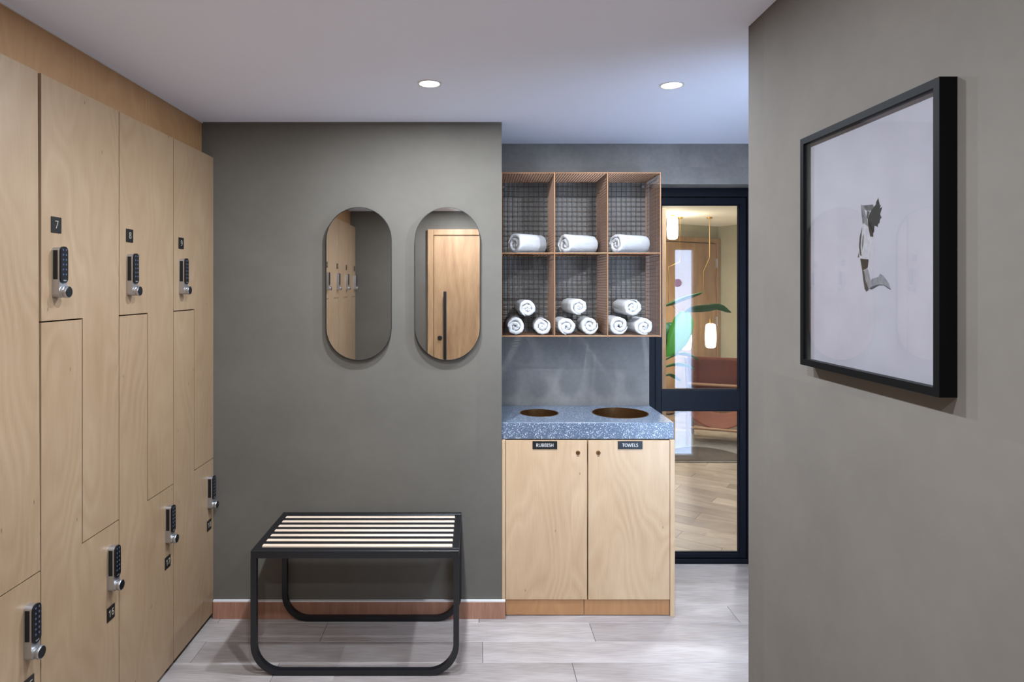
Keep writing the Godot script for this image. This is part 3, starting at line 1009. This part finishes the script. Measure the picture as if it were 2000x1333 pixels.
func build_towel_shelf() -> void:
	var t := thing("wire_shelf", "copper wire wall shelf with six cubbies holding white towels", "shelf", Vector3(0, 0, 0))
	var X := Vector3.RIGHT
	var Y := Vector3.UP
	var Z := Vector3.BACK
	var w := SX1 - SX0
	var h := SY1 - SY0
	var d := SZF - SZB
	var p := 0.0262
	var o := Vector3(SX0, SY0, SZB)
	part(t, "back_mesh", wire_panel(o + Z * 0.002, X, Y, w, h, p, 0.0028), M.copper_dark)
	for y in [SY0, SYM, SY1]:
		part(t, "shelf_mesh", wire_panel(Vector3(SX0, y, SZB), X, Z, w, d, 0.0135 if y != SYM else 0.02), M.copper)
	for i in 4:
		part(t, "divider_mesh", wire_panel(Vector3(SX0 + w * i / 3.0, SY0, SZB), Z, Y, d, h, 0.020 if i == 0 or i == 3 else 0.0135), M.copper)
	# stouter edge rods
	var r := 0.0035
	for y in [SY0, SYM, SY1]:
		for z in [SZF, SZB + 0.004]:
			part(t, "edge_rod", tube([Vector3(SX0 - r, y, z), Vector3(SX1 + r, y, z)], r), M.copper_bright)
	for i in 4:
		for z in [SZF + 0.003, SZB + 0.006]:
			var x := SX0 + w * i / 3.0
			part(t, "edge_rod", tube([Vector3(x, SY0 - r, z), Vector3(x, SY1 + r, z)], r), M.copper_bright)
	for x in [SX0, SX1]:
		for y in [SY0, SY1]:
			part(t, "edge_rod", tube([Vector3(x, y, SZB), Vector3(x, y, SZF)], r), M.copper_bright)
	for x in [SX0 + 0.022, SX1 - 0.016]:
		part(t, "fixing_bolt", lathe([[0.009, 0], [0.009, 0.012], [0.006, 0.016]], 14), M.silver, Vector3(x, SY1 - 0.028, SZB - 0.010), Vector3(PI / 2, 0, 0))

# ------------------------------------------------------------------ towels
# A towel is one thick sheet wound into a spiral; its edges are rounded.  Axis along z, front end at z = 0.
func towel_mesh(radius: float, length: float, turns: float, thick: float, phase: float, squash: float, seed_value: int, tail := 0.0) -> ArrayMesh:
	var st := begin()
	var n := noise(1.0, 2, seed_value)
	var rows := []
	var steps := int(turns * 30)
	var r0 := radius - turns * thick
	for i in steps + 1:
		var f := float(i) / steps
		var a := phase + TAU * turns * f
		var rc := r0 + turns * thick * f - thick * 0.5
		rc += 0.0035 * n.get_noise_2d(cos(a) * 1.5 + f * 2.0, sin(a) * 1.5)
		rc = maxf(rc, 0.003)
		var dirn := Vector3(cos(a), sin(a), 0)
		var ht := thick * 0.485
		var tuck := smoothstep(0.84, 1.0, f)      # the outer end thins out and lies against the roll
		rc -= thick * 0.42 * tuck
		ht *= 1.0 - 0.82 * tuck
		if i == 0:
			ht *= 0.6
		var bulge := 0.004 * n.get_noise_2d(a * 0.8, 9.0)
		var z_front := bulge - 0.006 * (1.0 - f) * (1.0 - f)
		var row := PackedVector3Array()
		# rounded strip section in (radial, z)
		var sec := []
		for k in 7:
			var b := -PI / 2 + PI * k / 6.0
			sec.append(Vector2(ht * sin(b), z_front - ht * 0.9 + ht * 0.9 * cos(b)))
		for k in 4:
			sec.append(Vector2(ht, -length * (k + 1) / 5.0))
		for k in 7:
			var b := PI / 2 - PI * k / 6.0
			sec.append(Vector2(ht * sin(b), -length + ht * 0.9 - ht * 0.9 * cos(b) - bulge))
		for k in 4:
			sec.append(Vector2(-ht, -length * (4 - k) / 5.0))
		for q in sec:
			var wob: float = 0.0022 * n.get_noise_3d(a * 1.2, q.y * 25.0, 3.0)
			var v: Vector3 = dirn * (rc + q.x + wob)
			v.y *= squash
			row.append(Vector3(v.x, v.y, q.y))
		rows.append(row)
	add_loft(st, rows)
	return done(st)

func towel(mesh: ArrayMesh, at: Vector3, turn: Vector3, label: String, group: String) -> void:
	var t := part(self, numbered("rolled_towel"), mesh, M.towel, at, turn)
	tag(t, label, "towel", group)

func build_towels() -> void:
	var g := "rolled white towels in the lower cubbies"
	var spots := [
		# x, height of the centre, yaw, radius, where
		[0.196, 1.3735, 0.00, 0.0520, "lower left roll of the towel pyramid nearest the olive wall"],
		[0.331, 1.3755, -0.03, 0.0515, "lower right roll of the towel pyramid nearest the olive wall"],
		[0.2600, 1.4560, 0.05, 0.0510, "top roll of the towel pyramid nearest the olive wall"],
		[0.458, 1.3775, 0.03, 0.0530, "lower left roll of the middle towel pyramid"],
		[0.575, 1.3765, -0.04, 0.0520, "lower right roll of the middle towel pyramid"],
		[0.522, 1.4650, 0.10, 0.0520, "top roll of the middle towel pyramid"],
		[0.722, 1.3790, 0.03, 0.0545, "lower left roll of the towel pyramid nearest the glass door"],
		[0.850, 1.3790, -0.02, 0.0545, "lower right roll of the towel pyramid nearest the glass door"],
		[0.790, 1.4670, 0.08, 0.0530, "top roll of the towel pyramid nearest the glass door"],
	]
	for i in spots.size():
		var s: Array = spots[i]
		var m := towel_mesh(s[3] + 0.004, 0.225, 2.15 + 0.2 * (i % 3), 0.0208 + 0.0008 * (i % 2), [2.2, 5.6, 0.9, 3.6, 4.4, 1.4, 5.2, 2.9, 4.7][i], 0.97, 100 + i)
		if i % 3 != 2:
			s[1] = SY0 + 0.0045 - m.get_aabb().position.y
		towel(m, Vector3(s[0], s[1], SZF - 0.012 - 0.006 * (i % 3)), Vector3(0, s[2], 0), "rolled white towel, " + s[4], g)
	var g2 := "rolled white towels lying sideways in the upper cubbies"
	var up := [
		[0.266, 0.82, "nearest the olive wall", 1.7], [0.530, 0.66, "in the middle", 2.2], [0.795, 0.60, "nearest the glass door", 1.2],
	]
	for i in 3:
		var s: Array = up[i]
		var m := towel_mesh(0.0640, 0.200, 2.3, 0.0225, s[3], 0.95, 200 + i)
		# the rolled end looks left and a little forward
		var yaw: float = -PI / 2 + s[1] * 0.9
		var axis := Vector3(sin(yaw), 0, cos(yaw))
		towel(m, Vector3(s[0], SYM + 0.0045 - m.get_aabb().position.y, SZF - 0.118) + axis * 0.100, Vector3(0, yaw, 0), "rolled white towel lying sideways in the upper cubby " + s[2], g2)

# ------------------------------------------------------------------ lobby things
func build_lobby_things() -> void:
	# tall timber panel right behind the glass
	var tp := thing("timber_cabinet", "tall pale timber cabinet edge just behind the glass door", "cabinet", Vector3(1.10, 0, -4.38))
	span(tp, "body", Vector3(-0.18, 0, -0.20), Vector3(0.135, 2.10, 0.05), M.door_oak, 0.002)
	span(tp, "edge_strip", Vector3(0.137, 0, -0.20), Vector3(0.178, 2.10, 0.04), M.door_oak, 0.002)
	build_pendants()
	build_plant()
	build_chairs()
	# rug with an inlaid round field
	var rg := thing("rug", "pale beige rug with a brown half-round field on the lobby floor", "rug", Vector3(2.2, 0, -6.55))
	span(rg, "pile", Vector3(-0.48, 0, -0.42), Vector3(1.3, 0.012, 0.80), M.rug, 0.004)
	var half := PackedVector2Array()
	for i in 25:
		half.append(Vector2.from_angle(PI * i / 24.0) * Vector2(0.36, 0.50))
	part(rg, "round_field", prism(half, 0.004), M.rug_dark, Vector3(-0.10, 0.0122, 0.793), Vector3(-PI / 2, 0, 0))
	var bl := thing("timber_stool", "low timber block stool behind the leather armchair", "stool", Vector3(2.72, 0.0, -7.30))
	bl.rotation.y = 0.62
	span(bl, "seat_board", Vector3(-0.19, 0.36, -0.17), Vector3(0.19, 0.40, 0.17), M.skirt, 0.003)
	span(bl, "side_board", Vector3(-0.19, 0, -0.17), Vector3(-0.15, 0.36, 0.17), M.skirt, 0.002)
	span(bl, "side_board", Vector3(0.15, 0, -0.17), Vector3(0.19, 0.36, 0.17), M.skirt, 0.002)
	span(bl, "front_board", Vector3(-0.15, 0, 0.12), Vector3(0.15, 0.36, 0.16), M.door_oak, 0.002)

func shade(parent: Node3D, top: Vector3, length: float) -> void:
	var r := 0.057
	part(parent, "glass_shade", lathe([[0.030, -length], [0.050, -length + 0.012], [r, -length + 0.04], [r + 0.004, -length * 0.55], [r, -0.05], [0.050, -0.012], [0.028, 0.0]], 24), M.opal, top)
	var l := OmniLight3D.new()
	l.name = "lamp_light"
	parent.add_child(l)
	l.position = top + Vector3(0, -length / 2, 0)
	l.light_size = 0.06
	l.light_color = Color(1.0, 0.94, 0.84)
	l.light_energy = 0.12
	l.omni_range = 9.0
	l.omni_attenuation = 2.0
	l.shadow_enabled = true

func build_pendants() -> void:
	var g := "opal glass lamps in the lobby"
	# bent brass rods from the ceiling; offsets from the rod's ceiling rose
	var a := thing("pendant_lamp", "opal glass pendant on a bent brass rod, clear of the plant leaves", "lamp", Vector3(2.62, CEIL, -7.24), g)
	part(a, "ceiling_rose", lathe([[0.03, -0.016], [0.03, 0]], 16), M.brass)
	part(a, "brass_rod", tube([Vector3(0, 0, 0), Vector3(0, -0.455, 0), Vector3(-0.069, -0.61, 0), Vector3(-0.069, -0.80, 0), Vector3(0.017, -1.105, 0), Vector3(0.012, -1.16, 0)], 0.0042), M.brass)
	part(a, "lamp_cap", lathe([[0.014, -0.055], [0.014, 0.0]], 14), M.brass, Vector3(0.012, -1.145, 0))
	shade(a, Vector3(0.012, -1.195, 0), 0.275)
	var b := thing("pendant_lamp", "opal glass pendant half hidden behind the broad green leaf", "lamp", Vector3(2.287, CEIL, -7.24), g)
	part(b, "ceiling_rose", lathe([[0.03, -0.016], [0.03, 0]], 16), M.brass)
	part(b, "brass_rod", tube([Vector3(0, 0, 0), Vector3(0, -0.505, 0), Vector3(-0.13, -0.56, 0), Vector3(-0.13, -0.95, 0), Vector3(-0.02, -1.06, 0), Vector3(0.069, -1.19, 0)], 0.0042), M.brass)
	part(b, "lamp_cap", lathe([[0.014, -0.055], [0.014, 0.0]], 14), M.brass, Vector3(0.069, -1.165, 0))
	shade(b, Vector3(0.069, -1.215, 0), 0.275)
	var c := thing("ceiling_lamp", "opal glass lamp hanging close under the lobby ceiling", "lamp", Vector3(2.13, CEIL, -7.0), g)
	part(c, "lamp_cap", lathe([[0.02, -0.02], [0.02, 0.0]], 14), M.brass)
	shade(c, Vector3(0, -0.02, 0), 0.25)

# a leaf blade: midrib given by points, width along it; folded slightly along the midrib, 2 mm thick
func leaf_mesh(pts: Array, widths: Array, side: Vector3, fold: float) -> ArrayMesh:
	var st := begin()
	var curve := Curve3D.new()
	for i in pts.size():
		var t: Vector3 = (pts[mini(i + 1, pts.size() - 1)] - pts[maxi(i - 1, 0)]) / 6.0
		curve.add_point(pts[i], -t, t)
	var rows := []
	var n := 14
	for i in n + 1:
		var f := float(i) / n
		var p := curve.sample(mini(int(f * (pts.size() - 1)), pts.size() - 2), f * (pts.size() - 1) - mini(int(f * (pts.size() - 1)), pts.size() - 2))
		var k := f * (widths.size() - 1)
		var k0 := mini(int(k), widths.size() - 2)
		var w := lerpf(widths[k0], widths[k0 + 1], k - k0) + 0.001
		var ahead: Vector3 = curve.sample(mini(int(minf(f + 0.02, 0.999) * (pts.size() - 1)), pts.size() - 2), minf(f + 0.02, 0.999) * (pts.size() - 1) - mini(int(minf(f + 0.02, 0.999) * (pts.size() - 1)), pts.size() - 2))
		var along := (ahead - p).normalized() if ahead.distance_to(p) > 0.0001 else Vector3.RIGHT
		var across := (side - along * side.dot(along)).normalized()
		var up := along.cross(across).normalized()
		var row := PackedVector3Array()
		for q in [[-1.0, fold], [-0.5, fold * 0.35], [0.0, 0.0], [0.5, fold * 0.35], [1.0, fold]]:
			row.append(p + across * w * q[0] + up * (w * q[1] + 0.001))
		for q in [[1.0, fold], [0.5, fold * 0.35], [0.0, 0.0], [-0.5, fold * 0.35], [-1.0, fold]]:
			row.append(p + across * w * q[0] + up * (w * q[1] - 0.001))
		rows.append(row)
	add_loft(st, rows)
	return done(st)

func build_plant() -> void:
	var base := Vector3(1.56, 0, -6.02)
	var t := thing("potted_plant", "tall potted plant with broad banana-like leaves beside the lamps", "plant", base)
	part(t, "pot", lathe([[0.10, 0.0], [0.125, 0.02], [0.145, 0.34], [0.13, 0.34], [0.125, 0.31]], 28), M.pot)
	part(t, "soil", lathe([[0.115, 0.28], [0.124, 0.312]], 24), M.soil)
	# own coordinates: x right, y up, z towards the photographer
	var leaves := [
		["leaf", [Vector3(0.10, 1.40, 0.02), Vector3(0.24, 1.47, 0.05), Vector3(0.43, 1.52, 0.08)], [0.03, 0.07, 0.065, 0.05, 0.012], Vector3(0, 0.35, 1), 0.35, M.leaf],
		["leaf", [Vector3(0.24, 1.30, 0.05), Vector3(0.30, 1.37, 0.06), Vector3(0.44, 1.395, 0.10), Vector3(0.56, 1.40, 0.12), Vector3(0.67, 1.33, 0.12)], [0.03, 0.065, 0.085, 0.09, 0.06, 0.008], Vector3(0, 0.45, 1), 0.30, M.leaf],
		["leaf", [Vector3(0.26, 1.34, 0.10), Vector3(0.22, 1.20, 0.13), Vector3(0.15, 1.04, 0.14), Vector3(0.07, 0.93, 0.12)], [0.03, 0.085, 0.10, 0.09, 0.05, 0.01], Vector3(1, -0.1, 0.3), 0.15, M.leaf_bright],
		["leaf", [Vector3(0.06, 0.88, 0.05), Vector3(0.20, 0.96, 0.08), Vector3(0.30, 0.95, 0.10), Vector3(0.40, 0.89, 0.10)], [0.03, 0.05, 0.055, 0.03, 0.006], Vector3(0, 0.3, 1), 0.3, M.leaf],
		["leaf", [Vector3(0.06, 0.83, 0.08), Vector3(0.16, 0.87, 0.12), Vector3(0.26, 0.86, 0.14), Vector3(0.33, 0.82, 0.14)], [0.03, 0.055, 0.055, 0.035, 0.008], Vector3(0, 0.35, 1), 0.3, M.leaf],
		["leaf", [Vector3(0.05, 0.74, 0.06), Vector3(0.13, 0.77, 0.10), Vector3(0.22, 0.70, 0.12)], [0.03, 0.05, 0.045, 0.008], Vector3(0, 0.35, 1), 0.3, M.leaf],
		["leaf", [Vector3(0.02, 1.25, 0.0), Vector3(-0.10, 1.55, 0.05), Vector3(-0.30, 1.62, 0.1)], [0.03, 0.08, 0.07, 0.01], Vector3(0.3, 0.2, 1), 0.3, M.leaf],
		["leaf", [Vector3(0.10, 1.22, 0.0), Vector3(0.12, 1.16, 0.02), Vector3(0.10, 1.02, 0.03)], [0.03, 0.07, 0.06, 0.01], Vector3(1, 0, 0.2), 0.2, M.leaf],
	]
	for l in leaves:
		for i in l[1].size():
			l[1][i].x += 0.10
		var o := part(t, l[0], leaf_mesh(l[1], l[2], l[3], l[4]), l[5])
		var st := begin()
		var p0: Vector3 = l[1][0]
		add_tube(st, [Vector3(p0.x * 0.1, 0.30, 0), Vector3(p0.x * 0.25, 0.30 + (p0.y - 0.30) * 0.55, p0.z * 0.3), p0], 0.011, 8, 0.006)
		part(o, "stalk", done(st), M.leaf)

func build_chairs() -> void:
	var c := thing("leather_armchair", "tan leather sling armchair with a light wooden frame, below the clear pendant", "chair", Vector3(2.54, 0.0168, -6.72), "leather lounge chairs in the lobby")
	chair_parts(c)
	c.rotation.y = deg_to_rad(157)
	var d: Node3D = c.duplicate()
	d.name = numbered("leather_armchair")
	add_child(d)
	d.position = Vector3(1.05, 0.0, -5.35)
	d.rotation.y = deg_to_rad(110)
	d.set_meta("label", "tan leather armchair mostly hidden behind the timber cabinet edge")

func chair_parts(c: Node3D) -> void:
	# own z points to the front, own x to the sitter's left
	var hw := 0.275
	for s in [-1.0, 1.0]:
		part(c, "leg", tube([Vector3(s * hw, 0, 0.02), Vector3(s * hw, 0.46, -0.02)], 0.017, 10, 0.020), M.chair_wood)
		part(c, "leg", tube([Vector3(s * hw, 0, -0.56), Vector3(s * hw, 0.40, -0.45)], 0.017, 10, 0.020), M.chair_wood)
		part(c, "back_post", tube([Vector3(s * hw, 0.28, -0.40), Vector3(s * (hw + 0.005), 0.52, -0.475), Vector3(s * (hw + 0.01), 0.865, -0.60)], 0.019, 10, 0.016), M.chair_wood)
		part(c, "arm_rest", tube([Vector3(s * hw, 0.46, -0.02), Vector3(s * hw, 0.53, -0.47)], 0.019, 10), M.chair_wood)
		part(c, "seat_rail", tube([Vector3(s * hw, 0.345, 0.0), Vector3(s * hw, 0.27, -0.48)], 0.016, 10), M.chair_wood)
	part(c, "stretcher", tube([Vector3(-hw, 0.165, 0.006), Vector3(hw, 0.165, 0.006)], 0.013, 10), M.chair_wood)
	part(c, "stretcher", tube([Vector3(-hw, 0.165, -0.514), Vector3(hw, 0.165, -0.514)], 0.013, 10), M.chair_wood)
	part(c, "back_rail", tube([Vector3(-hw, 0.60, -0.535), Vector3(hw, 0.60, -0.535)], 0.015, 10), M.chair_wood)
	# leather: seat sags between the side rails, back hangs between the posts
	part(c, "leather_seat", sling(func(u: float, v: float) -> Vector3:
		var sag := 1.0 - (2.0 * u - 1.0) * (2.0 * u - 1.0)
		return Vector3(lerpf(-hw, hw, u), lerpf(0.355, 0.285, v) - 0.125 * sag, lerpf(0.0, -0.47, v))), M.leather)
	part(c, "leather_back", sling(func(u: float, v: float) -> Vector3:
		var sag := 1.0 - (2.0 * u - 1.0) * (2.0 * u - 1.0)
		return Vector3(lerpf(-hw, hw, u), lerpf(0.44, 0.875, v), lerpf(-0.440, -0.590, v) - 0.012 * sag)), M.leather)

# a 4 mm thick sheet over u, v in 0..1
func sling(f: Callable) -> ArrayMesh:
	var st := begin()
	var n := 12
	var rows := []
	for i in n + 1:
		var u := float(i) / n
		var row := PackedVector3Array()
		var up := []
		for j in n + 1:
			var v := float(j) / n
			var p: Vector3 = f.call(u, v)
			var du: Vector3 = f.call(u + 0.01, v) - p
			var dv: Vector3 = f.call(u, v + 0.01) - p
			var nn := du.cross(dv).normalized() * 0.002
			row.append(p + nn)
			up.append(p - nn)
		up.reverse()
		for p in up:
			row.append(p)
		rows.append(row)
	add_loft(st, rows)
	return done(st)
